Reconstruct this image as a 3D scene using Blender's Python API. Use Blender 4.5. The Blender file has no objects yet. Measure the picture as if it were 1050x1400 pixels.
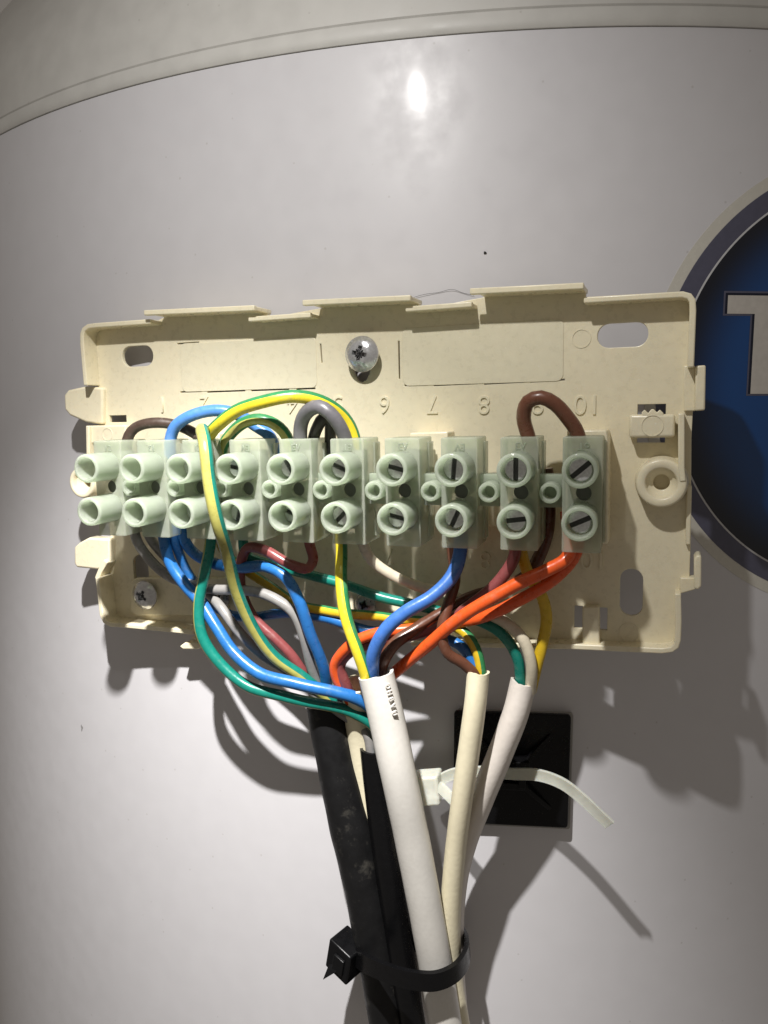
import bpy, bmesh, math, random
from math import sin, cos, pi, radians
from mathutils import Vector, Matrix
random.seed(7)
C = bpy.context.scene.collection
S = 0.1                      # scene unit = 1 cm, all lengths below are millimetres
bpy.context.scene.unit_settings.scale_length = 0.01

# ------------------------------------------------------------------ camera
F, YAW, PIT, ROL = 1044.6, 0.313, -0.132, 0.020
def rotm(y, p, r):
    Rz = Matrix(((cos(y), -sin(y), 0), (sin(y), cos(y), 0), (0, 0, 1)))
    Rx = Matrix(((1, 0, 0), (0, cos(p), -sin(p)), (0, sin(p), cos(p))))
    Ry = Matrix(((cos(r), 0, sin(r)), (0, 1, 0), (-sin(r), 0, cos(r))))
    return Rz @ Rx @ Ry
CM = rotm(YAW, PIT, ROL)
cam = bpy.data.cameras.new('camera'); camo = bpy.data.objects.new('camera', cam); C.objects.link(camo)
cx, cy_, cz = CM.col[0], CM.col[1], CM.col[2]
camo.matrix_world = Matrix(((cx[0], cz[0], -cy_[0], 0), (cx[1], cz[1], -cy_[1], 0), (cx[2], cz[2], -cy_[2], 0), (0, 0, 0, 1)))
cam.sensor_fit = 'VERTICAL'; cam.sensor_height = 24; cam.lens = F / 1400 * 24
cam.clip_start = 0.1; cam.clip_end = 5000
bpy.context.scene.camera = camo

# ------------------------------------------------------------------ world and lamp
w = bpy.data.worlds.new('World'); bpy.context.scene.world = w; w.use_nodes = True
bg = w.node_tree.nodes['Background']; bg.inputs[0].default_value = (1.0, .90, .79, 1); bg.inputs[1].default_value = .17
LP = Vector((-42, 35, 107))                                   # hand torch held above the box
for nm, aim, e, size in (('torch_hotspot', Vector((-158, 144, -320)), 49000, 75), ('torch_spill', Vector((-160, 144, -230)), 7000, 172)):
    sl = bpy.data.lights.new(nm, 'SPOT'); slo = bpy.data.objects.new(nm, sl); C.objects.link(slo)
    slo.location = LP * S; slo.rotation_euler = (aim - LP).to_track_quat('-Z', 'Y').to_euler()
    sl.energy = e; sl.color = (1.0, .975, .945); sl.shadow_soft_size = 2.2 * S
    sl.spot_size = radians(size); sl.spot_blend = 1.0
sc = bpy.context.scene
sc.view_settings.view_transform = 'Standard'; sc.view_settings.look = 'None'
sc.view_settings.exposure = 0; sc.view_settings.gamma = 1
sc.cycles.use_denoising = True
sc.cycles.max_bounces = 10; sc.cycles.transparent_max_bounces = 24; sc.cycles.transmission_bounces = 6
sc.cycles.caustics_refractive = False; sc.cycles.caustics_reflective = False
sc.cycles.sample_clamp_indirect = 6

# ------------------------------------------------------------------ helpers
DP = 142.0                                                   # distance camera plane -> plate surface
def ray(px, py):
    d = CM @ Vector(((px - 525) / F, 1, -(py - 700) / F)); return d / d.y
def P(px, py, h=0.0):                                        # point seen at (px,py) standing h mm proud of the plate
    return ray(px, py) * (DP - h)
PYAW, PIVOT = radians(-3), Vector((-55, DP, 0))              # the plate is turned 4 degrees against the strip
PROT = Matrix.Rotation(PYAW, 4, 'Z'); PMAT = Matrix.Translation(PIVOT * S) @ PROT @ Matrix.Translation(-PIVOT * S)
def Q(px, py, h=0.0):                                        # (x,z) in the plate's own unturned frame
    Ri = PROT.to_3x3().transposed(); o = Ri @ (-PIVOT) + PIVOT; d = Ri @ ray(px, py)
    p = o + d * ((DP - h - o.y) / d.y); return (p.x, p.z)
def turn(o): o.matrix_basis = PMAT @ o.matrix_basis           # carry something built in that frame to its real place

def link(name, me, mat=None, parent=None):
    o = bpy.data.objects.new(name, me); C.objects.link(o)
    if mat is not None and len(me.materials) == 0:
        for m in (mat if isinstance(mat, (list, tuple)) else [mat]): me.materials.append(m)
    if parent is not None: o.parent = parent
    return o
def tag(o, label, cat, group=None):
    o['label'] = label; o['category'] = cat
    if group: o['group'] = group
    return o
def thing(name, label, cat, group=None):
    o = bpy.data.objects.new(name, None); C.objects.link(o); o.empty_display_size = .2
    return tag(o, label, cat, group)
def set_base(t, loc_mm):                                     # move the empty to the thing's base, children keep place
    v = Vector(loc_mm) * S; t.location = v
    for ch in t.children: ch.location = ch.location - v
def smooth(me, ang=35):
    for p in me.polygons: p.use_smooth = True
    try: me.set_sharp_from_angle(angle=radians(ang))
    except Exception: pass
def from_bm(bm, name, mat, parent=None, bevel=0, ang=35):
    bmesh.ops.recalc_face_normals(bm, faces=bm.faces)
    me = bpy.data.meshes.new(name); bm.to_mesh(me); bm.free()
    smooth(me, ang)
    o = link(name, me, mat, parent)
    if bevel:
        m = o.modifiers.new('bevel', 'BEVEL'); m.width = bevel * S; m.segments = 3; m.limit_method = 'ANGLE'; m.angle_limit = radians(40)
        m.harden_normals = False
    return o
def resample(pts, step=.9):
    pts = [Vector(p) for p in pts]
    if len(pts) == 2: pts = [pts[0], pts[0].lerp(pts[1], .5), pts[1]]
    ext = [pts[0] * 2 - pts[1]] + pts + [pts[-1] * 2 - pts[-2]]
    out = []
    for i in range(1, len(ext) - 2):
        p0, p1, p2, p3 = ext[i - 1:i + 3]
        # centripetal parametrisation keeps the bends round
        t0 = 0; t1 = t0 + max(1e-3, (p1 - p0).length) ** .5; t2 = t1 + max(1e-3, (p2 - p1).length) ** .5; t3 = t2 + max(1e-3, (p3 - p2).length) ** .5
        n = max(2, int((p2 - p1).length / step))
        for k in range(n):
            t = t1 + (t2 - t1) * k / n
            a1 = p0 * ((t1 - t) / (t1 - t0)) + p1 * ((t - t0) / (t1 - t0)); a2 = p1 * ((t2 - t) / (t2 - t1)) + p2 * ((t - t1) / (t2 - t1)); a3 = p2 * ((t3 - t) / (t3 - t2)) + p3 * ((t - t2) / (t3 - t2))
            b1 = a1 * ((t2 - t) / (t2 - t0)) + a2 * ((t - t0) / (t2 - t0)); b2 = a2 * ((t3 - t) / (t3 - t1)) + a3 * ((t - t1) / (t3 - t1))
            out.append(b1 * ((t2 - t) / (t2 - t1)) + b2 * ((t - t1) / (t2 - t1)))
    out.append(pts[-1]); return out
def frames(pts, ref=Vector((0, -1, 0))):
    fr = []; u = None
    for i, p in enumerate(pts):
        t = (pts[min(i + 1, len(pts) - 1)] - pts[max(i - 1, 0)]).normalized()
        if u is None:
            u = ref - t * ref.dot(t)
            if u.length < .2: u = Vector((0, 0, 1)) - t * t.z
        else: u = u - t * u.dot(t)
        u = u.normalized(); fr.append((p, t, u, t.cross(u)))
    return fr
def tube_mesh(name, pts, r, segs=20, stripe=None, end=None, oval=1.0, step=.9, wob=0.0, ref=Vector((0, -1, 0)), rad=None, jit=0.0):
    """stripe = (centre_angle, half_width, twist): faces inside take material 1.  end = open sheath end at the first point"""
    pts = resample([P(*p) if not isinstance(p, Vector) else p for p in pts], step)
    if jit:
        q0 = random.random() * 20
        pts = [p + Vector((sin(i * .33 + q0), sin(i * .27 + 2 * q0), sin(i * .41 + 3 * q0))) * jit for i, p in enumerate(pts)]
    fr = frames(pts, ref); n = len(fr); bm = bmesh.new(); rings = []
    ph = random.random() * 9
    for i, (p, t, u, v) in enumerate(fr):
        s = i / (n - 1); tw = stripe[2] * s if stripe else 0
        a0 = (stripe[0] + tw) if stripe else 0
        rr = r * (1 + wob * (sin(i * .31 + ph) + .6 * sin(i * .83 + 2 * ph)))
        if rad: rr *= rad(s)
        ring = []
        for k in range(segs):
            a = a0 + 2 * pi * k / segs
            ring.append(bm.verts.new(p + u * (cos(a) * rr) + v * (sin(a) * rr * oval)))
        rings.append(ring)
    hw = (stripe[1] if stripe else 0)
    for i in range(n - 1):
        for k in range(segs):
            f = bm.faces.new((rings[i][k], rings[i][(k + 1) % segs], rings[i + 1][(k + 1) % segs], rings[i + 1][k]))
            if stripe:
                am = 2 * pi * (k + .5) / segs
                if am > pi: am -= 2 * pi
                if abs(am) < hw: f.material_index = 1
    if end:
        p, t, u, v = fr[0]; inn = []; dep = []
        for k in range(segs):
            a = 2 * pi * k / segs; j = end[1] * (random.random() - .5) + end[1] * sin(a * 3 + ph)
            rings[0][k].co -= t * j * -1
            inn.append(bm.verts.new(p + t * j + (u * cos(a) + v * (sin(a) * oval)) * r * end[0] + t * -0.0))
            dep.append(bm.verts.new(p + t * 4 + (u * cos(a) + v * (sin(a) * oval)) * r * end[0] * .95))
        for k in range(segs):
            k2 = (k + 1) % segs
            bm.faces.new((inn[k], inn[k2], rings[0][k2], rings[0][k])); bm.faces.new((dep[k], dep[k2], inn[k2], inn[k]))
        bm.faces.new(dep)
    else: bm.faces.new(rings[0][::-1])
    bm.faces.new(rings[-1])
    for v_ in bm.verts: v_.co *= S
    bmesh.ops.recalc_face_normals(bm, faces=bm.faces)
    me = bpy.data.meshes.new(name); bm.to_mesh(me); bm.free(); smooth(me, 50)
    return me
def prism(bm, poly, h0, h1, M=None):                         # poly [(x,z)] mm, raised from h0 to h1 in front of the plate
    a = [bm.verts.new(Vector((x, DP - h0, z)) * S) for x, z in poly]; b = [bm.verts.new(Vector((x, DP - h1, z)) * S) for x, z in poly]
    bm.faces.new(a); bm.faces.new(b[::-1]); n = len(poly)
    for i in range(n): bm.faces.new((a[i], b[i], b[(i + 1) % n], a[(i + 1) % n]))
def rect(x0, z0, x1, z1, r=0, seg=5):
    if not r: return [(x0, z0), (x1, z0), (x1, z1), (x0, z1)]
    out = []
    for cx_, cz_, a in ((x1 - r, z1 - r, 0), (x0 + r, z1 - r, 90), (x0 + r, z0 + r, 180), (x1 - r, z0 + r, 270)):
        for k in range(seg + 1):
            t = radians(a + 90 * k / seg); out.append((cx_ + r * cos(t), cz_ + r * sin(t)))
    return out
def prect(px0, py0, px1, py1, h=0, r=0):
    a, b = Q(px0, py0, h), Q(px1, py1, h); return rect(min(a[0], b[0]), min(a[1], b[1]), max(a[0], b[0]), max(a[1], b[1]), r)
def circ(x, z, r, n=32): return [(x + r * cos(2 * pi * k / n), z + r * sin(2 * pi * k / n)) for k in range(n)]
def ribbon(pts, th):                                         # polyline -> closed strip, thickness th to the right-hand side
    pts = [Vector((p[0], p[1])) for p in pts]; off = []
    for i, p in enumerate(pts):
        n = Vector((0, 0))
        if i > 0: d = (p - pts[i - 1]).normalized(); n += Vector((d.y, -d.x))
        if i < len(pts) - 1: d = (pts[i + 1] - p).normalized(); n += Vector((d.y, -d.x))
        n.normalize(); off.append(p + n * th)
    return [tuple(p) for p in pts] + [tuple(p) for p in off[::-1]]
def holed(name, outline, holes, h0, h1, mat, parent=None, bevel=.15, ang=35):
    """flat sheet with real holes, filled from 2-D outlines"""
    cu = bpy.data.curves.new(name, 'CURVE'); cu.dimensions = '2D'; cu.fill_mode = 'BOTH'
    for poly in [outline] + holes:
        sp = cu.splines.new('POLY'); sp.points.add(len(poly) - 1)
        for q, (x, z) in zip(sp.points, poly): q.co = (x * S, z * S, 0, 1)
        sp.use_cyclic_u = True
    cu.extrude = (h1 - h0) / 2 * S - bevel * S; cu.bevel_depth = bevel * S; cu.bevel_resolution = 1; cu.offset = -bevel * S
    o = bpy.data.objects.new(name, cu); C.objects.link(o)
    dg = bpy.context.evaluated_depsgraph_get(); me = bpy.data.meshes.new_from_object(o.evaluated_get(dg))
    bpy.data.objects.remove(o); me.name = name
    # local (x, z, t) -> world (x, DP-h, z)
    me.transform(Matrix(((1, 0, 0, 0), (0, 0, -1, (DP - (h0 + h1) / 2) * S), (0, 1, 0, 0), (0, 0, 0, 1))))
    me.materials.clear(); me.materials.append(mat); smooth(me, ang)
    return link(name, me, None, parent)
def text_mesh(name, body, size, depth, bold=0.0):
    cu = bpy.data.curves.new(name, 'FONT'); cu.body = body; cu.size = size * S; cu.extrude = depth * S; cu.align_x = 'CENTER'; cu.align_y = 'CENTER'
    cu.offset = bold * S; cu.bevel_depth = .04 * S; cu.resolution_u = 4
    o = bpy.data.objects.new(name, cu); C.objects.link(o)
    dg = bpy.context.evaluated_depsgraph_get(); me = bpy.data.meshes.new_from_object(o.evaluated_get(dg)); bpy.data.objects.remove(o)
    me.name = name; return me
def lathe(bm, prof, n=32, M=Matrix.Identity(4)):             # prof [(r, y)] about local y axis, mm
    rings = []
    for r, y in prof:
        rings.append([bm.verts.new((M @ Vector((r * cos(2 * pi * k / n), y, r * sin(2 * pi * k / n)))) * S) for k in range(n)])
    for a, b in zip(rings, rings[1:]):
        for k in range(n): bm.faces.new((a[k], a[(k + 1) % n], b[(k + 1) % n], b[k]))
    return rings

# ------------------------------------------------------------------ materials
def mat(name, col, rough=.4, metal=0, var=.06, vscale=8, bump=.05, bscale=60, coat=0, sss=0, sssr=(1, .8, .6), spots=None, spec=.5, trans=0, alpha=None, dirt=0, speck=0, ssc=.12, tl=0):
    m = bpy.data.materials.new(name); m.use_nodes = True; nt = m.node_tree; N = nt.nodes; L = nt.links
    b = N['Principled BSDF']; tc = N.new('ShaderNodeTexCoord')
    b.inputs['Roughness'].default_value = rough; b.inputs['Metallic'].default_value = metal; b.inputs['Specular IOR Level'].default_value = spec
    nz = N.new('ShaderNodeTexNoise'); nz.inputs['Scale'].default_value = vscale; nz.inputs['Detail'].default_value = 5
    L.new(tc.outputs['Object'], nz.inputs['Vector'])
    mr = N.new('ShaderNodeMapRange'); mr.inputs[1].default_value = .3; mr.inputs[2].default_value = .7; mr.inputs[3].default_value = 1 - var; mr.inputs[4].default_value = 1 + var
    L.new(nz.outputs[0], mr.inputs[0])
    mul = N.new('ShaderNodeVectorMath'); mul.operation = 'SCALE'; mul.inputs[0].default_value = col; L.new(mr.outputs[0], mul.inputs['Scale'])
    colo = mul.outputs[0]
    if dirt:
        n2 = N.new('ShaderNodeTexNoise'); n2.inputs['Scale'].default_value = vscale * .45; n2.inputs['Detail'].default_value = 8; n2.inputs['Roughness'].default_value = .7
        L.new(tc.outputs['Object'], n2.inputs['Vector'])
        r2 = N.new('ShaderNodeMapRange'); r2.inputs[1].default_value = .56; r2.inputs[2].default_value = .72; r2.inputs[4].default_value = dirt; L.new(n2.outputs[0], r2.inputs[0])
        mx = N.new('ShaderNodeMix'); mx.data_type = 'RGBA'; L.new(r2.outputs[0], mx.inputs[0]); L.new(colo, mx.inputs[6]); mx.inputs[7].default_value = (spots or (.3, .25, .18)) + (1,)
        colo = mx.outputs[2]
    if speck:
        vo = N.new('ShaderNodeTexVoronoi'); vo.inputs['Scale'].default_value = speck; L.new(tc.outputs['Object'], vo.inputs['Vector'])
        r3 = N.new('ShaderNodeMapRange'); r3.inputs[1].default_value = .05; r3.inputs[2].default_value = .09; r3.inputs[3].default_value = 1; r3.inputs[4].default_value = 0; L.new(vo.outputs[0], r3.inputs[0])
        gt = N.new('ShaderNodeMath'); gt.operation = 'GREATER_THAN'; gt.inputs[1].default_value = .62; sp = N.new('ShaderNodeSeparateColor'); L.new(vo.outputs[1], sp.inputs[0]); L.new(sp.outputs[0], gt.inputs[0])
        m3 = N.new('ShaderNodeMath'); m3.operation = 'MULTIPLY'; L.new(r3.outputs[0], m3.inputs[0]); L.new(gt.outputs[0], m3.inputs[1])
        m4 = N.new('ShaderNodeMath'); m4.operation = 'MULTIPLY'; m4.inputs[1].default_value = .45; L.new(m3.outputs[0], m4.inputs[0])
        mx = N.new('ShaderNodeMix'); mx.data_type = 'RGBA'; L.new(m4.outputs[0], mx.inputs[0]); L.new(colo, mx.inputs[6]); mx.inputs[7].default_value = (.9, .88, .8, 1) if spots is None else spots + (1,)
        colo = mx.outputs[2]
    L.new(colo, b.inputs['Base Color'])
    if bump:
        n3 = N.new('ShaderNodeTexNoise'); n3.inputs['Scale'].default_value = bscale; n3.inputs['Detail'].default_value = 4; L.new(tc.outputs['Object'], n3.inputs['Vector'])
        bp = N.new('ShaderNodeBump'); bp.inputs['Strength'].default_value = bump; bp.inputs['Distance'].default_value = .02; L.new(n3.outputs[0], bp.inputs['Height']); L.new(bp.outputs[0], b.inputs['Normal'])
        rr = N.new('ShaderNodeMapRange'); rr.inputs[1].default_value = .3; rr.inputs[2].default_value = .7; rr.inputs[3].default_value = rough * .8; rr.inputs[4].default_value = min(1, rough * 1.25); L.new(nz.outputs[0], rr.inputs[0]); L.new(rr.outputs[0], b.inputs['Roughness'])
    if coat: b.inputs['Coat Weight'].default_value = coat; b.inputs['Coat Roughness'].default_value = .12
    if sss:
        b.inputs['Subsurface Weight'].default_value = sss; b.inputs['Subsurface Radius'].default_value = sssr; b.inputs['Subsurface Scale'].default_value = ssc
    if trans: b.inputs['Transmission Weight'].default_value = trans
    if alpha is not None: b.inputs['Alpha'].default_value = alpha
    if tl:
        t_ = N.new('ShaderNodeBsdfTranslucent'); t_.inputs[0].default_value = (col[0], col[1], col[2], 1); ms = N.new('ShaderNodeMixShader'); ms.inputs[0].default_value = tl
        L.new(b.outputs[0], ms.inputs[1]); L.new(t_.outputs[0], ms.inputs[2]); L.new(ms.outputs[0], N['Material Output'].inputs['Surface'])
    return m
CREAM = mat('cream_plastic', (.755, .69, .51), .3, var=.03, bump=.12, bscale=35, speck=7, sss=.15)
TANK = mat('white_enamel', (.62, .61, .63), .42, var=.012, vscale=2, bump=.002, bscale=9, coat=.07, speck=3.1, spots=(.42, .40, .38))
CAPM = mat('tank_lid_enamel', (.56, .55, .52), .5, var=.04, vscale=2, bump=.06, bscale=12, speck=3.0, spots=(.4, .38, .35))
NYL = mat('clear_nylon', (.56, .61, .49), .16, var=.08, vscale=5, bump=.1, bscale=14, sss=.6, sssr=(1, 1.1, .9), alpha=.5, ssc=.3, tl=.25)
NYLB = mat('barrel_nylon', (.57, .63, .52), .12, var=.08, vscale=6, bump=.1, bscale=14, sss=.7, sssr=(1, 1.1, .9), alpha=.72, ssc=.3, tl=.5)
TIEW = mat('clear_tie_nylon', (.74, .75, .66), .22, sss=.5, alpha=.6)
STEEL = mat('zinc_steel', (.62, .62, .63), .2, metal=.72, var=.15, vscale=18, bump=.5, bscale=7)
DSTEEL = mat('dull_steel', (.35, .34, .33), .3, metal=1, var=.3, vscale=18, bump=.5, bscale=30)
BLACKP = mat('black_plastic', (.004, .004, .0045), .28, spec=.22, bump=.1, bscale=30)
BLACKR = mat('black_rubber', (.007, .007, .0075), .5, bump=.25, bscale=7, dirt=.7, spots=(.075, .07, .06), vscale=4, speck=9, spec=.25)
def WIRE(n, c, **k):
    c = tuple(v * .88 for v in c); k.setdefault('dirt', .28); k.setdefault('spots', (.22, .20, .17)); return mat(n, c, k.pop('rough', .3), var=.08, vscale=9, bump=.12, bscale=14, **k)
BLUE = WIRE('blue_pvc', (.022, .145, .42)); BLUE2 = WIRE('mid_blue_pvc', (.05, .15, .46))
BLUEP = WIRE('pale_blue_pvc', (.08, .23, .58)); BROWN = WIRE('brown_pvc', (.11, .042, .024)); DBROWN = WIRE('dusty_brown_pvc', (.065, .042, .032), rough=.4, dirt=.5, spots=(.3, .27, .23))
REDBR = WIRE('brown_red_pvc', (.16, .062, .036)); PINK = WIRE('maroon_pvc', (.22, .058, .058)); GREY = WIRE('grey_pvc', (.26, .25, .24)); GREYD = WIRE('mid_grey_pvc', (.13, .125, .135), rough=.4)
TEAL = WIRE('teal_green_pvc', (.008, .19, .145)); GREEN = WIRE('green_pvc', (.03, .20, .07)); YEL = WIRE('yellow_pvc', (.66, .54, .03)); YELP = WIRE('pale_yellow_pvc', (.40, .38, .10))
ORANGE = WIRE('orange_pvc', (.74, .10, .018)); CREAMW = WIRE('cream_pvc', (.62, .56, .43)); DYEL = WIRE('amber_pvc', (.62, .42, .02)); BLACKW = WIRE('black_pvc', (.02, .02, .022), rough=.4)
DGREYW = WIRE('dusty_dark_grey_pvc', (.055, .05, .05), rough=.4, dirt=.4)
SH_W = mat('grey_white_sheath', (.62, .60, .56), .38, var=.03, bump=.08, bscale=14, dirt=.12, vscale=10)
SH_C = mat('cream_sheath', (.72, .66, .48), .42, var=.03, bump=.2, bscale=12, dirt=.12, vscale=10)
SH_P = mat('pinkish_sheath', (.66, .61, .56), .42, var=.03, bump=.2, bscale=12, dirt=.1, vscale=10)
DBLUE = mat('decal_blue', (.004, .045, .17), .3, var=.05, vscale=.6, bump=0, coat=.3)
DRING = mat('decal_slate', (.085, .085, .125), .3, bump=0); DSIL = mat('decal_silver', (.55, .55, .56), .3, bump=0)
DCREAM = mat('decal_clear_border', (.58, .56, .50), .25, var=.02, bump=.05, bscale=10); DDARK = mat('decal_navy', (.003, .006, .02), .3, bump=0); DTAN = mat('decal_silver_grey', (.50, .47, .43), .35, bump=0)
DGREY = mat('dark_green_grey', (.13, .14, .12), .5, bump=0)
SLOT_SHADE = mat('slot_shade_steel', (.10, .10, .10), .5, metal=.6, bump=0)  # darker copy of the screw steel, the slot's shade is put into its colour
DOTM = mat('dust_speck', (.03, .028, .025), .8, bump=0)

# the disc is printed nearly black toward its edge
nt = DBLUE.node_tree; N_ = nt.nodes; tc = N_.new('ShaderNodeTexCoord'); sub = N_.new('ShaderNodeVectorMath'); sub.operation = 'MULTIPLY_ADD'
sub.inputs[1].default_value = (1, 0, 1); sub.inputs[2].default_value = (-.5, 0, -.5); nt.links.new(tc.outputs['Generated'], sub.inputs[0])
ln = N_.new('ShaderNodeVectorMath'); ln.operation = 'LENGTH'; nt.links.new(sub.outputs[0], ln.inputs[0])
mp = N_.new('ShaderNodeMapRange'); mp.interpolation_type = 'SMOOTHSTEP'; mp.inputs[1].default_value = .33; mp.inputs[2].default_value = .49; nt.links.new(ln.outputs['Value'], mp.inputs[0])
mxx = N_.new('ShaderNodeMix'); mxx.data_type = 'RGBA'; mxx.inputs[6].default_value = (.003, .05, .19, 1); mxx.inputs[7].default_value = (.002, .004, .012, 1)
nt.links.new(mp.outputs[0], mxx.inputs[0]); nt.links.new(mxx.outputs[2], N_['Principled BSDF'].inputs['Base Color'])

# ------------------------------------------------------------------ the tank
TO = Vector((-50, 155, 0)); TRHO, TTAU, TRR, TAX, TYO = .014, -.012, 222.0, -67.5, 145.5
def tmat():
    cr, sr, ct, st = cos(TRHO), sin(TRHO), cos(TTAU), sin(TTAU)
    return Matrix(((cr, 0, sr), (0, 1, 0), (-sr, 0, cr))) @ Matrix(((1, 0, 0), (0, ct, -st), (0, st, ct)))
TM = tmat(); TAXL = TAX - TO.x; TYL = TYO - TO.y + TRR
def TK(th, z, dr=0):                                         # point on the tank: angle, height, proud of the shell
    return TM @ Vector((TAXL + (TRR + dr) * sin(th), TYL - (TRR + dr) * cos(th), z)) + TO
def thit(px, py):                                            # (theta, z) on the tank where the photo shows it
    d = TM.transposed() @ ray(px, py); o = TM.transposed() @ (-TO)
    ox, oy = o.x - TAXL, o.y - TYL; A = d.x ** 2 + d.y ** 2; B = 2 * (d.x * ox + d.y * oy); c = ox * ox + oy * oy - TRR * TRR
    t = (-B - max(0, B * B - 4 * A * c) ** .5) / 2 / A; q = o + d * t
    return math.atan2(q.x - TAXL, TYL - q.y), q.z
RIMZ = sum(thit(*q)[1] for q in ((0, 190), (100, 142), (200, 113), (400, 70), (640, 40), (880, 30), (1050, 36))) / 7
tank = thing('water_tank', 'large white enamelled hot water tank filling the background behind the terminal box', 'water tank')
def revolve(name, prof, m, n=240, parent=tank):
    bm = bmesh.new(); rings = []
    for dr, z in prof: rings.append([bm.verts.new(TK(2 * pi * k / n, z, dr) * S) for k in range(n)])
    for a, b in zip(rings, rings[1:]):
        for k in range(n): bm.faces.new((a[k], a[(k + 1) % n], b[(k + 1) % n], b[k]))
    return from_bm(bm, name, m, parent, ang=30)
sh = revolve('shell', [(0, -400), (0, -120), (0, RIMZ - .3), (-1.2, RIMZ + .5), (-1.4, RIMZ + 5)], TANK)
revolve('seam_band', [(-1, RIMZ - .2), (.35, RIMZ - .15), (.6, RIMZ + .25), (.75, RIMZ + 1.1), (.7, RIMZ + 2.2), (.5, RIMZ + 3.0), (.3, RIMZ + 3.2), (-1, RIMZ + 3.25)], CAPM)
prof = [(-1.2, RIMZ + 3.28), (.1, RIMZ + 3.3), (.35, RIMZ + 3.6)]
for k in range(1, 25):
    a = k / 24 * pi / 2; prof.append((.35 - 70 * (1 - cos(a)) , RIMZ + 3.8 + 66 * sin(a)))
prof.append((-TRR, RIMZ + 76))
revolve('lid', prof, CAPM)
set_base(tank, TK(0, -400))

# round decal stuck on the tank
def fit_circle(pts):
    uv = [(TRR * thit(*p)[0], thit(*p)[1]) for p in pts]
    import numpy as np
    A = np.array([[2 * u, 2 * v_, 1] for u, v_ in uv]); b = np.array([u * u + v_ * v_ for u, v_ in uv]); x = np.linalg.lstsq(A, b, rcond=None)[0]
    return float(x[0]), float(x[1]), float((x[2] + x[0] ** 2 + x[1] ** 2) ** .5)
DC = fit_circle([(1050, 262), (988, 315), (925, 395), (950, 706), (1007, 764), (1050, 800)])
ringpts = [(1050, 290), (990, 347), (948, 402), (948, 657), (1000, 722), (1050, 759)]
def rmean(pts): return sum(math.hypot(TRR * thit(*p)[0] - DC[0], thit(*p)[1] - DC[1]) for p in pts) / len(pts)
R_in = rmean(ringpts); R_out = DC[2]; R_cr = rmean([(1050, 243), (985, 300), (907, 395)])
decal = thing('round_decal', 'round dark blue decal with slate rim and large letter T at the right edge', 'decal')
def disc(name, r0, r1, dr, m, n=160):
    bm = bmesh.new(); nr = 14; rings = []
    for j in range(nr + 1):
        r = r0 + (r1 - r0) * j / nr
        rings.append([bm.verts.new(TK((DC[0] + r * cos(2 * pi * k / n)) / TRR, DC[1] + r * sin(2 * pi * k / n), dr) * S) for k in range(n)])
    for a, b in zip(rings, rings[1:]):
        for k in range(n): bm.faces.new((a[k], a[(k + 1) % n], b[(k + 1) % n], b[k]))
    e = [bm.verts.new(TK((DC[0] + r1 * cos(2 * pi * k / n)) / TRR, DC[1] + r1 * sin(2 * pi * k / n), .0) * S) for k in range(n)]
    for k in range(n): bm.faces.new((rings[-1][k], rings[-1][(k + 1) % n], e[(k + 1) % n], e[k]))
    return from_bm(bm, name, m, decal)
disc('outer_border', .5, R_cr, .08, DCREAM); disc('slate_ring', .5, R_out, .14, DRING); disc('silver_line', .5, R_in + .35, .18, DSIL); disc('blue_disc', .01, R_in, .22, DBLUE)
def tpoly(name, pts, dr, m):                                 # flat polygon (unrolled tank coordinates) on the tank, subdivided
    bm = bmesh.new(); vs = [bm.verts.new((u, v_, 0)) for u, v_ in pts]; bm.faces.new(vs)
    bmesh.ops.triangulate(bm, faces=bm.faces); bmesh.ops.subdivide_edges(bm, edges=bm.edges, cuts=5, use_grid_fill=True)
    for v_ in bm.verts: v_.co = TK(v_.co.x / TRR, v_.co.y, dr) * S
    return from_bm(bm, name, m, decal)
def UV(px, py): t, z = thit(px, py); return (TRR * t, z)
x0, zt = UV(989, 398); xs, zb = UV(1025, 432); _, zf = UV(1027, 541)
wdt = 2 * (xs - x0) + 6.0
def tee(g): return [(x0 + g, zt - g), (x0 + wdt - g, zt - g), (x0 + wdt - g, zb + g), (x0 + wdt - (xs - x0) - g, zb + g), (x0 + wdt - (xs - x0) - g, zf + g), (xs + g, zf + g), (xs + g, zb + g), (x0 + g, zb + g)]
tpoly('letter_outline', tee(0), .26, DRING); tpoly('letter_shade', tee(.35), .30, DDARK)
face = [(a + .45, b - .45 if i in (0, 1) else b) for i, (a, b) in enumerate(tee(.35))]
tpoly('letter', face, .34, DTAN)
set_base(decal, TK(DC[0] / TRR, DC[1]))

# ------------------------------------------------------------------ backplate
plate = thing('wiring_box_backplate', 'cream moulded backplate of a wiring box, without its cover, screwed to the tank', 'backplate')
RH = 4.0
top = [(113, 448), (126, 441), (200, 436), (340, 430), (420, 424), (560, 416), (650, 411), (800, 405), (930, 397)]
outl = [Q(*p, RH) for p in [(108, 462), (109, 452), (113, 446), (122, 442), (196, 437)]]
for a, b, y0, y1 in ((197, 345, 424, 419), (413, 560, 412, 406), (643, 797, 396, 390)):
    outl += [Q(a + 12, y0 + 6, RH), Q(b, y1 + 6, RH), Q(b, y1 + 14, RH)]
outl += [Q(*p, RH) for p in [(930, 398), (941, 400), (949, 407), (952, 420), (949, 500), (948, 562), (946, 600), (945, 745), (943, 800), (930, 812), (932, 878), (928, 888), (918, 893), (780, 888), (562, 884), (560, 848), (430, 846), (302, 850), (300, 884), (246, 880), (262, 868), (165, 858), (150, 857), (141, 852), (136, 842), (130, 790), (136, 765), (134, 735), (122, 660), (117, 580), (125, 575), (116, 527)]]
holes = []
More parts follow.
